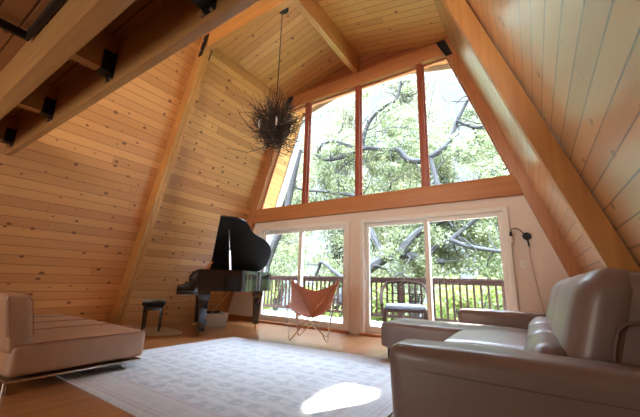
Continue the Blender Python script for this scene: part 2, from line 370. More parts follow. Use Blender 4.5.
# sliding doors
def slider(name, x0, x1, hand):
    mb = MB(); c = .075
    mb.box(x0, x0+c, 5.40, 5.58, .03, DT); mb.box(x1-c, x1, 5.40, 5.58, .03, DT); mb.box(x0+c, x1-c, 5.40, 5.58, DT-c, DT)
    d = struct(mb.build(name, 'white', bevel=.006))
    MB().box(x0, x1, 5.36, 5.62, 0, .045).build('threshold', 'red_x', d, bevel=.005)
    xm = (x0+x1)/2; a = .07
    for i, (p0, p1, ya) in enumerate(((x0+c, xm+.035, 5.50), (xm-.035, x1-c, 5.44))):
        mb = MB(); mb.box(p0, p0+a, ya, ya+.045, .045, DT-c); mb.box(p1-a, p1, ya, ya+.045, .045, DT-c)
        mb.box(p0+a, p1-a, ya, ya+.045, DT-c-a, DT-c); mb.box(p0+a, p1-a, ya, ya+.045, .045, .045+.11)
        s = mb.build('sash', 'white', d, bevel=.005)
        MB().box(p0+a, p1-a, ya+.018, ya+.026, .155, DT-c-a).build('pane', 'glass', s)
    hxx = x0+c+.035 if hand < 0 else x1-c-.035
    MB().box(hxx-.012, hxx+.012, 5.405, 5.44, .95, 1.15).build('handle', 'white', d, bevel=.005)
    return d
slider('door_1', DL0, DL1, 1); slider('door_2', DR0, DR1, -1)
# baseboards
p = [(-6.17, 5.41), (DL0, 5.41), (DL0, 5.44), (-6.17, 5.44)]
struct(MB().prism(p, 0, .09, 'z').build('baseboard_front', 'red_x'))
for sd, nm in ((-1, 'left'), (1, 'right')):
    p = [(XC+sd*hx(0, D), 0), (XC+sd*hx(.12, D), .12), (XC+sd*(hx(.12, D)-.025), .12), (XC+sd*(hx(0, D)-.025), 0)]
    struct(MB().prism(p, YR, 5.33).build('baseboard_'+nm, 'beam_y'))
# overhang end boards
mb = MB()
for sd in (-1, 1):
    mb.prism([(XC+sd*hx(-.1, D-.03), -.1), (XC+sd*hx(KN, D-.03), KN), (XC+sd*(hx(KN, D)+.2), KN), (XC+sd*(hx(-.1, D)+.2), -.1)], YO, YO+.22)
    e = hx(KN, D)+.2
    mb.prism([(XC, 5.62), (XC+sd*e, 5.62-.24*e), (XC+sd*e, 5.95-.24*e), (XC, 5.95)], YO, YO+.22)
struct(mb.build('trim_8', 'barge'))
# ------------------------------------------------------------------ interior frame timbers (things)
def rafter(sd, y0, y1, label):
    D = .2 if sd < 0 else .14
    t = thing('rafter_beam', label, 'beam', (XC+sd*hx(0), y0, 0))
    p = [(0, 0), (-sd*S*5.3, 5.3), (sd*(-S*5.3+D*SL), 5.3), (sd*D*SL, 0)]
    for i, (a, b) in enumerate(((0, (y1-y0)/2-.002), ((y1-y0)/2+.002, y1-y0))):
        MB().prism(p, a, b).build('plank', 'beam_s', t, bevel=.006)
    q = [(-sd*S*4.86-sd*.012, 4.86), (-sd*S*5.24-sd*.012, 5.24), (-sd*S*5.24+sd*.10, 5.24), (-sd*S*4.86+sd*.10, 4.86)]
    b = MB().prism(q, -.015, 0).prism(q, y1-y0, y1-y0+.015).build('bracket', 'black', t)
    for zz in (4.95, 5.12):
        MB().tube([(-sd*S*zz+sd*.05, -.02, zz), (-sd*S*zz+sd*.05, -.032, zz)], .012, 8).build('bolt', 'bolt', b)
    return t
rafter(-1, 2.92, 3.06, 'leaning timber rafter on the left pine wall behind the piano stool, black bracket at its top')
rafter(1, 2.70, 2.82, 'leaning doubled timber rafter on the right pine wall above the taupe sofa')
t = tag(MB().box(XC-hx(5.15, .0), XC+hx(5.15, .0), 2.93, 3.05, 5.0, 5.30).build('collar_beam', 'beam_x', bevel=.008),
        'horizontal timber collar beam under the ceiling, beside the chandelier ceiling plate', 'beam')
tag(MB().box(XC-.055, XC+.055, YR+.02, 5.36, 5.30, 5.74).build('ridge_beam', 'beam_y', bevel=.008),
    'ridge beam running along the peak of the pine ceiling to the gable', 'beam')
# loft: paired tie beams with short joists in steel hangers
ZT = 2.35
def tie(y0, y1, label, z0, z1):
    return tag(MB().box(XC-hx(z0)+.06, XC+hx(z0)+.02, y0, y1, z0, z1).build('tie_beam', 'beam_dark', bevel=.006), label, 'beam')
tA = tie(.905, .965, 'loft tie beam farther from the camera, with the black joist hangers on its face', ZT, ZT+.40)
tB = tie(.50, .61, 'loft tie beam nearer the camera, at the top left corner of the picture', ZT, ZT+.40)
JX = [-5.17, -3.90, -2.64, -1.42, -.25]
jl = ['short joist at the far left end of the loft tie beams, in a black hanger', 'short joist in the second black hanger from the left between the loft tie beams',
      'short joist in the third black hanger from the left between the loft tie beams', 'short joist between the loft tie beams at the top edge of the picture', None]
def hanger(x):
    mb = MB(); y = .905
    mb.box(x-.062, x+.062, y-.006, y, ZT+.05, ZT+.28)
    for s in (-1, 1): mb.box(x+s*.052-.005, x+s*.052+.005, y-.09, y-.004, ZT+.10, ZT+.26)
    mb.box(x-.055, x+.055, y-.09, y-.004, ZT+.092, ZT+.10)
    h = mb.build('joist_hanger', 'black', tA)
    for dx, dz in ((-.035, .05), (.035, .05), (0, .25)):
        MB().tube([(x+dx, y-.005, ZT+dz), (x+dx, y-.018, ZT+dz)], .010, 8).build('bolt', 'bolt', h)
for i, x in enumerate(JX):
    hanger(x)
    tag(MB().box(x-.047, x+.047,     .612, .898, ZT+.102, ZT+.40).build('joist', 'beam_dark'),
        jl[i] or 'short joist between the loft tie beams past the right side of the frame', 'joist', 'joists between the loft tie beams')
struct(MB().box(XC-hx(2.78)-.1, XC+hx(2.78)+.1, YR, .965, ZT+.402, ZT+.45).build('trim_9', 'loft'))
t = tag(MB().box(-3.10, -1.5, .455, .485, 2.66, 2.72).box(-3.10, -3.07, -.15, .455, 2.66, 2.72).build('steel_track', 'black'),
        'black steel angle track under the loft boards, top left corner', 'track')
# ------------------------------------------------------------------ outside: deck, rail, ground
struct(MB().box(-9.5, 2.0, 5.62, 7.75, -.16, -.02).build('deck_floor', 'deck'))
struct(MB().add([(-60, 7.8, -3.2), (40, 7.8, -3.2), (40, 60, -6), (-60, 60, -6)], [(0, 1, 2, 3)]).build('ground', 'ground'))
rl = thing('deck_railing', 'brown wooden deck railing with square balusters outside the glass doors', 'railing', (-4.6, 7.6, -.02))
MB().box(-4.6, 4.12, -.075, .075, 1.02, 1.07).box(-4.6, 4.12, -.025, .025, .93, 1.02).build('top_rail', 'railwood', rl, bevel=.004)
MB().box(-4.6, 4.12, -.025, .025, .13, .20).build('bottom_rail', 'railwood', rl)
pst = MB().box(-.05, .05, -.05, .05, 0, 1.02).build('post', 'railwood', rl)
px = [4.07, 1.92, .6, -1.0, -2.6, -4.5]
pst.location.x = px[0]
for q in px[1:]:
    c = pst.copy(); COL.objects.link(c); c.parent = rl; c.location.x = q
bal = MB().box(-.019, .019, -.019, .019, .20, .93).build('baluster', 'railwood', rl)
k = 0
for i in range(62):
    x = -4.42+i*.139
    if any(abs(x-q) < .06 for q in px): continue
    c = bal if k == 0 else bal.copy()
    if k: COL.objects.link(c); c.parent = rl
    c.location.x = x; k += 1
# deck chair
ch = thing('patio_chair', 'dark rattan patio chair with curved arms and pale seat cushion on the deck', 'chair', (-2.3, 6.7, -.02), .35); ch.scale = (1.45, 1.1, 1.02)
MB().box(-.30, .30, -.28, .28, .36, .41).build('seat', 'rattan', ch, bevel=.01)
cushion('seat_cushion', 'cush', ch, (-.27, .27), (-.26, .24), (.41, .50), .04, (0, 0, .01), n=6)
for sx in (-1, 1):
    for sy in (-1, 1):
        MB().tube([(sx*.28, sy*.25, 0), (sx*.29, sy*.26, .38)], .022, 8).build('leg', 'rattan', ch, smooth=True)
for sx in (-1, 1):
    pts = [(sx*.31, -.34, .50), (sx*.33, -.20, .62), (sx*.33, .02, .70), (sx*.32, .22, .80), (sx*.26, .34, .92), (0, .38, .97)]
    MB().tube(pts, .024, 8).build('arm_rail', 'rattan', ch, smooth=True)
    MB().tube([(sx*.31, -.28, .40), (sx*.31, -.33, .52)], .016, 8).build('arm_post', 'rattan', ch, smooth=True)
mb = MB()
for q in range(7):
    x = -.24+q*.08; mb.tube([(x, .26, .40), (x*1.05, .36, .93-.10*abs(x))], .010, 6)
for z in (.55, .7): mb.tube([(-.27, .30, z), (.27, .30, z)], .010, 6)
mb.build('backrest', 'rattan', ch, smooth=True)
um = thing('patio_umbrella', 'low blue grey umbrella seen beyond the deck railing behind the piano', 'umbrella', (-10.6, 14.8, -3.95))
MB().lathe([(1.35, 4.75), (1.33, 4.78), (.9, 4.98), (.45, 5.10), (.05, 5.16), (.02, 5.2)], n=16).build('canopy', 'umb', um)
MB().tube([(0, 0, 0), (0, 0, 5.1)], .03, 8).build('pole', 'white', um)
# ------------------------------------------------------------------ trees
def leaves(name, mat, parent, cents, n, size, spread, flat=.7, keep=None):
    """n folded leaf sprays scattered round the given centres (x,y,z,radius)"""
    C = np.array(cents, float); idx = rng.integers(0, len(C), n)
    d = rng.normal(size=(n, 3)); d /= np.linalg.norm(d, axis=1)[:, None]; r = rng.random(n)**.45
    P = C[idx, :3]+d*(r*C[idx, 3])[:, None]*np.array([1, 1, flat])
    if keep is not None: P = P[keep(P)]; n = len(P)
    a = rng.normal(size=(n, 3)); a /= np.linalg.norm(a, axis=1)[:, None]
    b = rng.normal(size=(n, 3)); b -= (a*b).sum(1)[:, None]*a; b /= np.linalg.norm(b, axis=1)[:, None]
    c = np.cross(a, b); s = size*(.6+.8*rng.random(n))[:, None]
    V = np.stack([P-a*s, P-b*s*.45+c*s*.12, P+a*s, P+b*s*.45+c*s*.12], 1).reshape(-1, 3)
    me = bpy.data.meshes.new(name); me.vertices.add(len(V)); me.vertices.foreach_set('co', V.ravel())
    me.loops.add(n*4); me.loops.foreach_set('vertex_index', np.arange(n*4)); me.polygons.add(n)
    me.polygons.foreach_set('loop_start', np.arange(0, n*4, 4)); me.polygons.foreach_set('loop_total', np.full(n, 4)); me.update()
    return link(name, me, mat, parent)
def limb(mb, pix, y, r0, r1, dy=0):
    """branch through picture points at depth y .. y+dy"""
    n = len(pix); P = [Vector(at(u, v, y+dy*i/(n-1))) for i, (u, v) in enumerate(pix)]
    # smooth
    Q = []
    for i in range(n-1):
        p0, p1, p2, p3 = P[max(i-1, 0)], P[i], P[i+1], P[min(i+2, n-1)]
        for s in range(4):
            t = s/4; Q.append(.5*((2*p1)+(p2-p0)*t+(2*p0-5*p1+4*p2-p3)*t*t+(3*p1-p0-3*p2+p3)*t**3))
    Q.append(P[-1]); k = len(Q)
    mb.tube(Q, [r0+(r1-r0)*i/(k-1) for i in range(k)], 8); return Q
oak = thing('oak_tree', 'large spreading oak with grey crooked limbs right outside the glass doors and windows', 'tree', (-8.3, 12.8, -3.4))
off = Vector((8.3, -12.8, 3.4))
mb = MB(); Qs = []
L_ = [([(340, 300), (352, 285), (367, 270), (384, 259), (400, 254), (425, 259), (445, 262)], 10.5, .27, .10, .6),
      ([(400, 254), (408, 242), (417, 233), (432, 225), (448, 219)], 10.7, .17, .08, .5),
      ([(425, 259), (434, 249), (450, 240), (465, 228), (478, 217), (486, 206)], 10.8, .12, .06, .5),
      ([(450, 240), (470, 247), (490, 250), (508, 253), (530, 258)], 10.6, .08, .04, .5),
      ([(384, 259), (378, 245), (372, 232), (364, 215), (356, 196)], 10.6, .12, .07, .8),
      ([(448, 219), (440, 195), (435, 175), (430, 157)], 11.0, .10, .08, .3),
      ([(430, 157), (448, 144), (457, 121), (470, 95)], 11.3, .12, .06, .5),
      ([(430, 157), (420, 161), (407, 159), (398, 150), (380, 149), (368, 148), (355, 152), (343, 157), (326, 160), (317, 155)], 11.3, .13, .07, .3),
      ([(317, 155), (323, 144), (338, 142), (352, 147)], 11.6, .07, .05, 0),
      ([(362, 148), (364, 135), (371, 119), (384, 107), (397, 98), (402, 75)], 11.5, .11, .05, .4),
      ([(356, 196), (330, 192), (305, 190), (290, 186)], 11.4, .08, .05, .4),
      ([(457, 121), (478, 128), (492, 118)], 11.5, .06, .03, .2),
      ([(352, 285), (335, 272), (322, 262), (319, 268), (314, 280)], 10.9, .10, .05, .5),
      ([(262, 285), (267, 262), (275, 242), (284, 222), (291, 190), (300, 150)], 11.2, .22, .12, .5),
      ([(486, 206), (490, 185), (497, 165)], 11.2, .06, .03, .3)]
for a in L_:
    q = limb(mb, *a); Qs += q[2:]
base = Qs[0] if False else Vector(at(340, 300, 10.5))
mb.tube([Vector((-8.3, 12.8, -3.6)), Vector((-8.0, 12.3, -2)), base], [.45, .36, .27], 10)
# fine side twigs
for i in range(170):
    q = random.choice(Qs); d = Vector((random.gauss(0, 1), random.gauss(0, .6), random.gauss(.1, .8))).normalized(); p = q.copy(); pts = [p.copy()]
    for s in range(5):
        d = (d+Vector((random.gauss(0, .4), random.gauss(0, .3), random.gauss(0, .4)))).normalized(); p = p+d*.28; pts.append(p.copy())
    mb.tube(pts, [.028, .024, .019, .015, .010, .006], 5); Qs.append(p)
mb.v = [tuple(Vector(v)+off) for v in mb.v]
mb.build('limbs', 'bark', oak, smooth=True)
S_ = np.array(SUN)
def hit(P, axis, val):
    t = (P[:, axis]-val)/S_[axis]; return P-t[:, None]*S_[None]
def keep(P):  # drops leaves in the sun's path to shape the patches of light
    g = np.ones(len(P), bool)
    F = hit(P, 2, 0.0); poly = np.array([(-1.46, 1.86), (-1.59, 2.12), (-1.64, 2.56), (-1.59, 2.80), (-1.46, 2.98), (-1.22, 2.92), (-1.07, 2.68), (-1.13, 2.04)])
    x, y = F[:, 0], F[:, 1]; ins = np.zeros(len(P), bool); j = len(poly)-1
    for i in range(len(poly)):
        xi, yi = poly[i]; xj, yj = poly[j]
        c = ((yi > y) != (yj > y)) & (x < (xj-xi)*(y-yi)/(yj-yi+1e-9)+xi); ins ^= c; j = i
    g &= ~ins
    F = hit(P, 2, .5); g &= ~((F[:, 0] > -1.45) & (F[:, 0] < -.1) & (F[:, 1] > 4.25+.3*(F[:, 0] < -1)) & (F[:, 1] < 5.2))     # far arm and chaise
    F = hit(P, 2, 3.6); g &= ~((F[:, 0] > -6.0) & (F[:, 0] < -4.6) & (F[:, 1] > 5.62) & (F[:, 1] < 6.4))    # overhang's left side
    return g
cents = [(q.x+random.gauss(0, .5)+off.x, q.y+random.gauss(.95, .5)+off.y, q.z+random.gauss(0, .5)+off.z, random.uniform(.3, .7)) for q in random.choices(Qs, k=420)]
lf = leaves('foliage', 'leaf_oak', oak, cents, 70000, .062, 1, keep=lambda P: keep(P-np.array(off)))
# added leaf crown that blocks the sun; gaps cut for the sun patches
tall = thing('sun_block_crown', 'added leaf crown high above the deck, blocking the sun from the upper windows', 'tree', (5, 21, -5))
MB().tube([(0, 0, 0), (-.3, -.3, 8), (-2.6, -.6, 15), (-5, -1, 20)], [.5, .4, .25, .1], 10).build('limbs', 'bark', tall, smooth=True)
n = 24000
tx = rng.uniform(-7.2, 1.6, n); tz = rng.uniform(2.1, 5.9, n); dist = rng.uniform(19.5, 22.5, n)
P = np.stack([tx, np.full(n, 5.5), tz], 1)+dist[:, None]*S_
P = P[keep(P)]
cs = np.concatenate([P-np.array([5, 21, -5]), np.full((len(P), 1), .01)], 1)
def allc(name, mat, parent, C, size):
    n = len(C); P = C[:, :3]
    a = rng.normal(size=(n, 3)); a -= (a@S_)[:, None]*S_*.7; a /= np.linalg.norm(a, axis=1)[:, None]
    b = np.cross(a, S_+rng.normal(size=(n, 3))*.25); b /= np.linalg.norm(b, axis=1)[:, None]
    s = size*(.7+.6*rng.random(n))[:, None]
    V = np.stack([P-a*s, P-b*s*.6, P+a*s, P+b*s*.6], 1).reshape(-1, 3)
    me = bpy.data.meshes.new(name); me.vertices.add(len(V)); me.vertices.foreach_set('co', V.ravel())
    me.loops.add(n*4); me.loops.foreach_set('vertex_index', np.arange(n*4)); me.polygons.add(n)
    me.polygons.foreach_set('loop_start', np.arange(0, n*4, 4)); me.polygons.foreach_set('loop_total', np.full(n, 4)); me.update()
    return link(name, me, mat, parent)
allc('foliage', 'leaf_oak', tall, cs, .12)
far = thing('sun_block_far', 'added leaf crown far behind the oak, blocking the sun from the doors', 'tree', (2, 33, -6))  # second added crown, only there to keep sun off the doors
MB().tube([(0, 0, 0), (.3, -.3, 14), (-.6, -.6, 22), (-1.5, -1, 30)], [.7, .5, .3, .1], 10).build('limbs', 'bark', far, smooth=True)
n = 9000
tx = rng.uniform(-6.2, .4, n); tz = rng.uniform(-.1, 2.3, n); dist = rng.uniform(35, 39, n)
P = np.stack([tx, np.full(n, 5.5), tz], 1)+dist[:, None]*S_; P = P[keep(P)]
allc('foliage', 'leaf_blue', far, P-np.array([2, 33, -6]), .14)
# trees and shrubs beyond the rail
def bush(label, x, y, z, r, n, mat, size, name='shrub', cat='shrub', tall_=0, flat=.8, group=None, hgt=1.2, nc=14):
    t = thing(name, label, cat, (x, y, z), 0, group)
    mb = MB(); hh = r*1.2+tall_
    mb.tube([(0, 0, -.4), (.05, .05, hh*.5), (.15, 0, hh)], [.12, .09, .03], 7)
    cs = []
    for i in range(nc):
        a = random.uniform(0, 2*PI); rr = random.uniform(0, .75)*r; zz = tall_+r*random.uniform(.3, .3+hgt)
        e = (rr*math.cos(a), rr*math.sin(a), zz); cs.append((*e, r*random.uniform(.3, .5)))
        mb.tube([(.05, .02, hh*.4), (e[0]*.6, e[1]*.6, zz*.8), e], [.05, .03, .01], 5)
    mb.build('stems', 'bark', t, smooth=True)
    leaves('foliage', mat, t, cs, n, size, 1, flat)
bl = [('bright lime green shrub below the railing, seen left of the butterfly chair', -9.6, 9.9, -3.4, 1.15, 'leaf_lime'),
      ('bright lime green shrub below the railing, seen right behind the butterfly chair', -6.6, 9.6, -3.4, 1.15, 'leaf_lime'),
      ('lime green shrub below the railing, behind the rattan patio chair', -4.0, 9.4, -3.4, 1.15, 'leaf_lime'),
      ('lime green shrub below the railing, seen over the sofa chaise', -1.6, 9.4, -3.4, 1.15, 'leaf_lime'),
      ('lime green shrub below the railing at its right end post', .9, 9.8, -3.4, 1.15, 'leaf_lime')]
for a in bl: bush(a[0], *a[1:5], 2600, a[5], .07, tall_=2.5, group='shrubs below the deck railing')
tl = [('tall pale green tree beyond the deck, seen through the left half of the left door', -17.5, 20, -5), ('tall pale green tree beyond the deck, straight behind the butterfly chair', -11.9, 20.5, -5),
      ('tall pale green tree behind the big oak limb in the right door', -6.3, 20, -5), ('tall pale green tree beyond the deck, behind the right edge of the right door', -.7, 20.5, -5)]
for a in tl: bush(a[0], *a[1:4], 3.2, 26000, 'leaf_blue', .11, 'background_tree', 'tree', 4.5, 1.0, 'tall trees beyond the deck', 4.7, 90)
# ------------------------------------------------------------------ rug
o = MB().prism([(-1.64, -1.28), (1.62, -1.32), (1.60, 1.36), (-1.53, 1.14)], .001, .014, 'z').build('area_rug', 'rug', bevel=.004)
o.location = (-2.55, 2.60, 0)
tag(o, 'large pale grey blue patterned area rug in the middle of the wood floor', 'rug')
# ------------------------------------------------------------------ piano
pf = Vector((-4.6, 3.44)); bd = math.radians(33); ax = Vector((math.sin(bd), math.cos(bd))); rr_ = Vector((math.cos(bd), -math.sin(bd)))
po = pf-.45*ax-1.35*rr_
pn = thing('grand_piano', 'black grand piano with its lid raised, standing by the left pine wall', 'piano', (po.x+.08*ax.x, po.y+.08*ax.y, 0), -bd); pn.scale = (1, .91, 1)
ol = [(0, .32), (1.47, .32), (1.47, .95)]
def sp_(p0, p1, p2, p3, n=10):
    return [tuple((1-t)**3*a+3*(1-t)**2*t*b+3*(1-t)*t*t*c+t**3*d for a, b, c, d in zip(p0, p1, p2, p3)) for t in [i/n for i in range(1, n+1)]]
ol += sp_((1.47, .95), (1.47, 1.25), (1.22, 1.22), (1.10, 1.42)); ol += sp_((1.10, 1.42), (1.0, 1.60), (.92, 1.88), (.55, 1.90)); ol += sp_((.55, 1.90), (.25, 1.92), (.03, 1.85), (0, 1.62), 8)
RZ0, RZ1 = .70, 1.05
def inset(poly, d):
    n = len(poly); out = []
    for i in range(n):
        p, a, b = Vector(poly[i]), Vector(poly[i-1]), Vector(poly[(i+1) % n]); e1 = (p-a).normalized(); e2 = (b-p).normalized()
        nn = (Vector((-e1.y, e1.x))+Vector((-e2.y, e2.x))); nn = nn/max(nn.length, 1e-6); k = d/max(.4, nn.dot(Vector((-e1.y, e1.x))))
        out.append(tuple(p+nn*k))
    return out
il = inset(ol, .045); n = len(ol)
vs = [(x, y, RZ0) for x, y in ol]+[(x, y, RZ1) for x, y in ol]+[(x, y, RZ1) for x, y in il]+[(x, y, RZ0) for x, y in il]
fs = [((i), (i+1) % n, n+(i+1) % n, n+i) for i in range(n)]+[(n+i, n+(i+1) % n, 2*n+(i+1) % n, 2*n+i) for i in range(n)]+[(2*n+i, 2*n+(i+1) % n, 3*n+(i+1) % n, 3*n+i) for i in range(n)]+[(3*n+i, 3*n+(i+1) % n, (i+1) % n, i) for i in range(n)]
MB().add(vs, fs).build('case', 'lacquer', pn, smooth=True)
MB().prism(il, .76, .80, 'z').build('soundboard', 'gold', pn)
for x0 in (0, 1.425):
    prof = [(-.02, .68), (-.02, .76), (.05, .775), (.12, .80), (.18, .87), (.23, .98), (.26, 1.04), (.33, 1.05), (.33, .68)]
    MB().prism(prof, x0, x0+.045, 'x').build('arm', 'lacquer', pn, bevel=.006)
MB().box(.046, 1.424, -.02, .34, .64, .70).build('keybed', 'lacquer', pn, bevel=.005)
MB().box(.14, 1.33, .0, .15, .70, .735).build('keyboard', 'ivory', pn)
bk = MB()
for i in range(51):
    if i % 7 in (2, 6): continue
    x = .155+i*.0229+.008; bk.box(x, x+.011, .05, .15, .735, .748)
bk.build('black_keys', 'lacquer', pn)
MB().box(.05, 1.42, .16, .185, .70, .95).build('fallboard', 'lacquer', pn)
# lid (hinged on the far straight side), front flap folded back on it
T = math.radians(40); lo = [(x, y) for x, y in ol]; lo[0] = (0, .62); lo[1] = (1.49, .62)
def lidp(x, y, h): return (x*math.cos(T)-h*math.sin(T), y, RZ1+.01+x*math.sin(T)+h*math.cos(T))
vs = [lidp(x, y, 0) for x, y in lo]+[lidp(x, y, .022) for x, y in lo]
fs = [tuple(range(n)), tuple(range(2*n-1, n-1, -1))]+[(i, (i+1) % n, n+(i+1) % n, n+i) for i in range(n)]
MB().add(vs, fs).build('lid', 'lidmat', pn)
vs = [lidp(x, y, h) for h in (.024, .042) for x, y in ((0, .63), (1.48, .63), (1.48, .97), (0, .97))]
MB().add(vs, [(0, 1, 2, 3), (7, 6, 5, 4), (0, 1, 5, 4), (1, 2, 6, 5), (2, 3, 7, 6), (3, 0, 4, 7)]).build('lid_flap', 'lidmat', pn)
a = Vector((1.40, .86, RZ1)); b = Vector(lidp(1.18, .84, 0)); md = (a+b)/2
MB().tube([a, a+(md-a)*.9, a+(md-a)*.95, b], [.022, .020, .009, .009], 8).build('lid_prop', 'bolt', pn, smooth=True)
# music desk
MB().add([(.35, .42, 1.02), (1.1, .42, 1.02), (1.1, .56, 1.20), (.35, .56, 1.20), (.35, .435, 1.01), (1.1, .435, 1.01), (1.1, .575, 1.19), (.35, .575, 1.19)],
         [(0, 1, 2, 3), (7, 6, 5, 4), (0, 1, 5, 4), (1, 2, 6, 5), (2, 3, 7, 6), (3, 0, 4, 7)]).build('music_desk', 'red_x', pn)
def pleg(x, y):
    mb = MB()
    for (s0, z0, s1, z1) in ((.10, .70, .10, .62), (.10, .62, .075, .55), (.075, .55, .05, .11), (.06, .11, .06, .07)):
        v = [(x+sx*s0, y+sy*s0, z0) for sx, sy in ((-1, -1), (1, -1), (1, 1), (-1, 1))]+[(x+sx*s1, y+sy*s1, z1) for sx, sy in ((-1, -1), (1, -1), (1, 1), (-1, 1))]
        mb.add(v, [(0, 1, 2, 3), (7, 6, 5, 4), (0, 1, 5, 4), (1, 2, 6, 5), (2, 3, 7, 6), (3, 0, 4, 7)])
    lg = mb.build('leg', 'lacquer', pn, bevel=.004)
    MB().tube([(x, y-.012, .033), (x, y+.012, .033)], .033, 14).box(x-.02, x+.02, y-.02, y+.02, .055, .075).build('caster', 'brass', lg, smooth=True)
pleg(1.35, .45); pleg(.13, .45); pleg(.62, 1.60)
ly = MB(); ly.box(.64, .67, .50, .53, .16, .70); ly.box(.80, .83, .50, .53, .16, .70); ly.box(.60, .87, .44, .58, .10, .17)
ly = ly.build('pedal_lyre', 'lacquer', pn, bevel=.004)
for x in (.67, .735, .80): MB().box(x-.012, x+.012, .33, .46, .10, .115).build('pedal', 'brass', ly, bevel=.003)
MB().tube([(.735, .55, .14), (.735, 1.0, .68)], .008, 6).build('brace', 'brass', ly)
# stool
st = thing('piano_stool', 'black square piano stool with tapered legs on a shaggy mat before the keyboard', 'stool', (-5.62, 3.25, .012), -bd)
cushion('seat', 'black', st, (-.27, .27), (-.18, .18), (.41, .49), .03, (0, 0, .012), n=8)
MB().box(-.22, .22, -.15, .15, .34, .415).build('apron', 'lacquer', st, bevel=.005)
for sx in (-1, 1):
    for sy in (-1, 1):
        x, y = sx*.195, sy*.125
        v = [(x+a*.024, y+b*.024, .36) for a, b in ((-1, -1), (1, -1), (1, 1), (-1, 1))]+[(x+a*.016, y+b*.016, 0) for a, b in ((-1, -1), (1, -1), (1, 1), (-1, 1))]
        MB().add(v, [(0, 1, 2, 3), (7, 6, 5, 4), (0, 1, 5, 4), (1, 2, 6, 5), (2, 3, 7, 6), (3, 0, 4, 7)]).build('leg', 'lacquer', st)
pl = []
for i in range(40):
    a = 2*PI*i/40; r = 1+.10*math.sin(3*a+1)+.06*random.random(); pl.append((.52*r*math.cos(a), .36*r*math.sin(a)))
o = MB().prism(pl, .001, .012, 'z').build('hide_mat', 'fluff'); o.location = (-5.45, 3.22, 0)
tag(o, 'small pale shaggy hide mat on the floor under the piano stool', 'mat')
# storage box under the piano
bx_ = thing('storage_box', 'pale plastic storage box filled with sheet music under the piano', 'box', (-5.45, 4.42, 0), -.35)
mb = MB(); a, b, h_ = .26, .20, .24; vs = []
for z, k in ((0, .88), (h_, 1)): vs += [(-a*k, -b*k, z), (a*k, -b*k, z), (a*k, b*k, z), (-a*k, b*k, z)]
vs += [(x*.94, y*.94, z) for x, y, z in vs[4:8]]+[(x*.94, y*.94, .01) for x, y, z in vs[0:4]]
mb.add(vs, [(0, 1, 2, 3)]+[(i, (i+1) % 4, 4+(i+1) % 4, 4+i) for i in range(4)]+[(4+i, 4+(i+1) % 4, 8+(i+1) % 4, 8+i) for i in range(4)]+[(8+i, 8+(i+1) % 4, 12+(i+1) % 4, 12+i) for i in range(4)]+[(12, 13, 14, 15)])
mb.build('tub', 'plastic', bx_)
mb = MB()
for i in range(9): mb.box(-.21+i*.048, -.21+i*.048+.03, -.15, .15, .012, .21+.05*random.random())
mb.build('contents', 'black', bx_)
# ------------------------------------------------------------------ butterfly chair
bc = thing('butterfly_chair', 'rust leather butterfly chair with thin steel rod frame before the left glass door', 'chair', (-3.03, 4.36, 0), math.radians(27))
tips = dict(FL=(-.34, -.30, .54), FR=(.34, -.30, .54), BL=(-.42, .30, .93), BR=(.42, .30, .93))
feet = dict(fl=(-.29, -.26, .008), fr=(.29, -.26, .008), bl=(-.24, .26, .008), br=(.24, .26, .008))
def rod(name, *pts):
    P = [Vector(p) for p in pts]; Q = [P[0]]
    for i in range(1, len(P)-1):
        u0 = (P[i-1]-P[i]).normalized()*.05; u1 = (P[i+1]-P[i]).normalized()*.05
        for t in (0, .25, .5, .75, 1): Q.append((P[i]+u0)*(1-t)**2+P[i]*2*t*(1-t)+(P[i]+u1)*t*t)
    Q.append(P[-1]); MB().tube(Q, .0085, 8).build(name, 'chrome', bc, smooth=True)
rod('frame_rod', tips['FL'], feet['fl'], tips['BR']); rod('frame_rod', tips['FR'], feet['fr'], tips['BL'])
rod('frame_rod', tips['BL'], feet['bl'], tips['FR']); rod('frame_rod', tips['BR'], feet['br'], tips['FL'])
N_ = 24; vs = []
for j in range(N_+1):
    v = j/N_
    for i in range(N_+1):
        u = -1+2*i/N_; a = abs(u)**1.8
        wd = .35+.08*v-.05*math.sin(PI*v)**.8
        ze = .54+(.94-.54)*v**1.5-.06*math.sin(PI*v); zc = .36*(1-v)**2+2*.28*v*(1-v)+.75*v*v
        ye = -.33+.65*v; yc = -.16+.44*v
        vs.append((u*wd, yc+(ye-yc)*a, zc+(ze-zc)*a))
fs = [(j*(N_+1)+i, j*(N_+1)+i+1, (j+1)*(N_+1)+i+1, (j+1)*(N_+1)+i) for j in range(N_) for i in range(N_)]
sl_ = MB().add(vs, fs).build('sling', 'rust', bc, smooth=True)
md_ = sl_.modifiers.new('thick', 'SOLIDIFY'); md_.thickness = .008; md_.offset = 0
# ------------------------------------------------------------------ tan sofa (left)
ts = thing('armless_sofa', 'tan leather armless sofa with piped edges on a slim steel base at the left', 'sofa', (-3.40, .85, 0))
LX = -2.35
cushion('seat_cushion', 'tan', ts, (LX, 0), (.03, 1.08), (.110, .365), .045, (.012, .012, .014), n=16)
def rrect(x0, x1, y0, y1, z, r, n=5):
    out = []
    for cx, cy, a0 in ((x1-r, y1-r, 0), (x0+r, y1-r, 90), (x0+r, y0+r, 180), (x1-r, y0+r, 270)):
        for i in range(n+1):
            a = math.radians(a0+90*i/n); out.append((cx+r*math.cos(a), cy+r*math.sin(a), z))
    return out+[out[0]]
MB().tube(rrect(LX+.012, .0, .04, 1.07, .355, .05), .0065, 6, cap=False).build('piping', 'tan_seam', ts, smooth=True)
for x in (-.62, -1.2, -1.78): MB().tube([(x, .10, .3815), (x, .5, .384), (x, 1.02, .3795)], .004, 5).build('seam', 'tan_seam', ts, smooth=True)
def lean(p): return Vector((p.x, p.y-(p.z-.40)*.18, p.z))
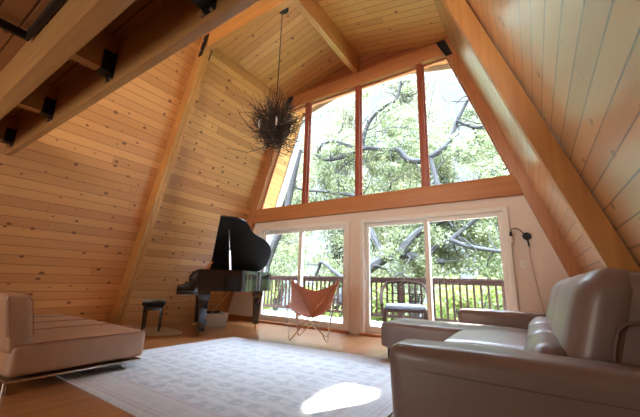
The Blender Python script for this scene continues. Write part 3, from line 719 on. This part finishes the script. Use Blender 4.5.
cushion('backrest', 'tan', ts, (LX, -.015), (-.01, .16), (.28, .74), .045, (.008, .012, .004), n=14, warp=lean)
for yy in (-.005, .155):
    MB().tube([tuple(lean(Vector((-.018, yy, .42)))), tuple(lean(Vector((-.018, yy, .68)))), tuple(lean(Vector((-.03, yy+(.02 if yy < .05 else -.02), .722)))), tuple(lean(Vector((-.1, yy+(.03 if yy < .05 else -.03), .734)))), tuple(lean(Vector((LX+.05, yy+(.03 if yy < .05 else -.03), .734))))], .0055, 6).build('piping', 'tan_seam', ts, smooth=True)
mb = MB(); mb.box(LX+.02, -.012, .04, 1.06, .078, .096); mb.build('base_frame', 'chrome', ts, bevel=.004)
for x in (-.04, LX+.1):
    for y in (.05, .92): MB().tube([(x, y, .0145 if y > .5 and x > -1 else 0), (x, y, .08)], .016, 12).build('leg', 'chrome', ts, smooth=True)
# ------------------------------------------------------------------ taupe sofa (right)
sf = thing('sectional_sofa', 'large taupe leather sectional sofa with chaise in the right foreground', 'sofa', (0, 0, 0))
def armwarp(p):
    q = p.copy(); k = max(0, (p.z-.1)/.5); q.x = p.x-(.02*k if p.x < -.2 else 0); q.y = p.y+(.02*(1-k)); return q
cushion('armrest', 'taupe', sf, (-.66, .37), (1.66, 1.93), (.04, .60), .06, (.01, .02, .012), n=18, warp=armwarp)
MB().tube([(-.655, 1.668, .50), (-.4, 1.650, .497), (0, 1.645, .493), (.36, 1.660, .49)], .0014, 5).build('seam', 'taupe_seam', sf, smooth=True)
cushion('armrest', 'taupe', sf, (-.90, .12), (4.66, 4.92), (.04, .60), .05, (.01, .015, .01), n=14)
MB().box(-.60, .30, 1.94, 4.64, .05, .24).box(-1.60, -.60, 3.98, 4.64, .10, .24).build('base', 'taupe', sf, bevel=.02)
cushion('seat_cushion', 'taupe', sf, (-.72, .02), (1.94, 2.94), (.22, .45), .06, (.02, .0, .045), n=14)
cushion('seat_cushion', 'taupe', sf, (-.72, .02), (2.95, 3.94), (.22, .45), .06, (.02, .0, .045), n=14)
cushion('chaise', 'taupe', sf, (-1.69, .02), (3.96, 4.65), (.13, .43), .045, (.015, .01, .02), n=16)
for x, y in ((-1.60, 4.03), (-1.60, 4.58), (-.62, 1.74), (.2, 1.74), (.1, 4.8)):
    MB().tube([(x, y, .001), (x, y, .14)], [.018, .022], 10).build('foot', 'black', sf, smooth=True)
# backrests: lean towards the wall, rounded head roll
def backwarp(p):
    k = max(0, (p.z-.40)/.56); return Vector((p.x+.15*k, p.y, p.z))
for y0, y1 in ((1.94, 3.27), (3.29, 4.62)):
    cushion('back_cushion', 'taupe', sf, (.02, .28), (y0, y1), (.40, 1.0), .12, (.02, .01, .005), n=18, warp=backwarp)
for y0, y1 in ((1.95, 2.60), (2.61, 3.26), (3.27, 3.92)):
    cushion('lumbar_cushion', 'taupe', sf, (-.09, .10), (y0, y1), (.42, .63), .08, (.02, .008, .01), n=10, warp=lambda p: Vector((p.x+.12*(p.z-.42), p.y, p.z)))
cushion('back_frame', 'taupe', sf, (.20, .53), (1.955, 2.66), (.05, .985), .09, (0, .005, 0), n=10)
cushion('back_panel', 'taupe', sf, (.10, .34), (1.96, 4.62), (.05, .50), .04, (0, .005, 0), n=10)
MB().tube([(.25, 1.932, .60), (.26, 1.928, .66), (.28, 1.926, .73), (.31, 1.926, .76), (.40, 1.93, .77)], .008, 6).build('piping', 'taupe_seam', sf, smooth=True)
# ------------------------------------------------------------------ wall lamp, switch
wl = thing('wall_lamp', 'black swing arm wall lamp with bare bulb on the cream wall right of the doors', 'lamp', (-.03, 5.44, 1.62))
MB().tube([(0, 0, 0), (0, -.025, 0)], .055, 20).tube([(0, -.025, 0), (0, -.07, 0)], .018, 10).build('wall_plate', 'black', wl, smooth=True)
MB().tube([(0, -.06, 0), (-.03, -.07, .03), (-.08, -.09, .09), (-.13, -.10, .115), (-.18, -.11, .10), (-.19, -.11, .05)], .007, 8).build('arm', 'black', wl, smooth=True)
MB().tube([(-.19, -.11, .06), (-.19, -.11, .0)], [.018, .022], 12).build('socket', 'black', wl, smooth=True)
MB().lathe([(.010, 0), (.014, -.02), (.028, -.055), (.028, -.075), (.016, -.095), (.002, -.10)], (-.19, -.11, 0), 14).build('bulb', 'bulb', wl, smooth=True)
MB().tube([(0, -.02, -.04), (.02, -.02, -.12), (.01, -.012, -.3), (.05, -.012, -.7), (.10, -.012, -1.1), (.13, -.012, -1.55)], .003, 6).build('cord', 'cord', wl, smooth=True)
MB().tube([(.0, -.03, -.03), (.015, -.03, -.15)], .010, 8).build('cord_grip', 'black', wl, smooth=True)
sw = thing('light_switch', 'small white light switch plate on the cream wall below the wall lamp', 'switch', (-.11, 5.44, 1.22))
MB().box(-.036, .036, -.008, 0, -.058, .058).build('plate', 'white', sw, bevel=.003)
MB().box(-.012, .012, -.014, -.008, -.022, .022).build('rocker', 'plastic', sw)
# ------------------------------------------------------------------ chandelier
cz = 5.75-.24*abs(-3.25-XC)
cd = thing('twig_chandelier', 'chandelier of tangled dark twigs hanging on a long rod from the pine ceiling', 'chandelier', (-3.25, 3.48, cz))
MB().lathe([(.11, -.005), (.11, -.03), (.05, -.05), (.015, -.06)], n=24).build('ceiling_plate', 'black', cd, smooth=True)
z0 = 3.14-cz
MB().tube([(0, 0, -.05), (0, 0, z0)], .008, 8).build('rod', 'black', cd, smooth=True)
mb = MB()
for i in range(420):
    a = random.uniform(0, 2*PI); zs = z0+random.uniform(-.12, .30)*(1 if i % 3 else 1.6)
    el = random.uniform(-.55, .55); d = Vector((math.cos(a)*math.cos(el), math.sin(a)*math.cos(el), math.sin(el)))
    p = Vector((.04*math.cos(a), .04*math.sin(a), zs)); pts = [p.copy()]; n_ = random.randint(4, 7); st_ = random.uniform(.065, .11)
    for s in range(n_):
        d = (d+Vector((random.gauss(0, .38), random.gauss(0, .38), random.gauss(.20, .32)))).normalized(); p = p+d*st_; pts.append(p.copy())
        if s == 2:
            d2 = (d+Vector((random.gauss(0, .6), random.gauss(0, .6), random.gauss(.2, .5)))).normalized()
            mb.tube([p, p+d2*.07, p+d2*.13+Vector((0, 0, .02))], [.004, .003, .0015], 4)
    r = random.uniform(.004, .009); mb.tube(pts, [r*(1-.7*k/(len(pts)-1)) for k in range(len(pts))], 4)
for i in range(60):
    a = random.uniform(0, 2*PI); p = Vector((.06*math.cos(a), .06*math.sin(a), z0+random.uniform(.1, .5))); d = Vector((.35*math.cos(a), .35*math.sin(a), 1)).normalized(); pts = [p]
    for s in range(5): d = (d+Vector((random.gauss(0, .2), random.gauss(0, .2), 0))).normalized(); pts.append(pts[-1]+d*.08)
    mb.tube(pts, [.006, .005, .004, .003, .002, .001], 4)
mb.build('twigs', 'twig', cd)
for i in range(5):
    a = 2*PI*i/5+.5; x, y = .27*math.cos(a), .27*math.sin(a)
    b = MB().tube([(x, y, z0+.08), (x, y, z0+.16)], .012, 8).build('candle', 'plastic', cd, smooth=True)
    MB().lathe([(.008, 0), (.016, .02), (.014, .04), (.002, .065)], (x, y, z0+.16), 10).build('bulb', 'bulb', b, smooth=True)
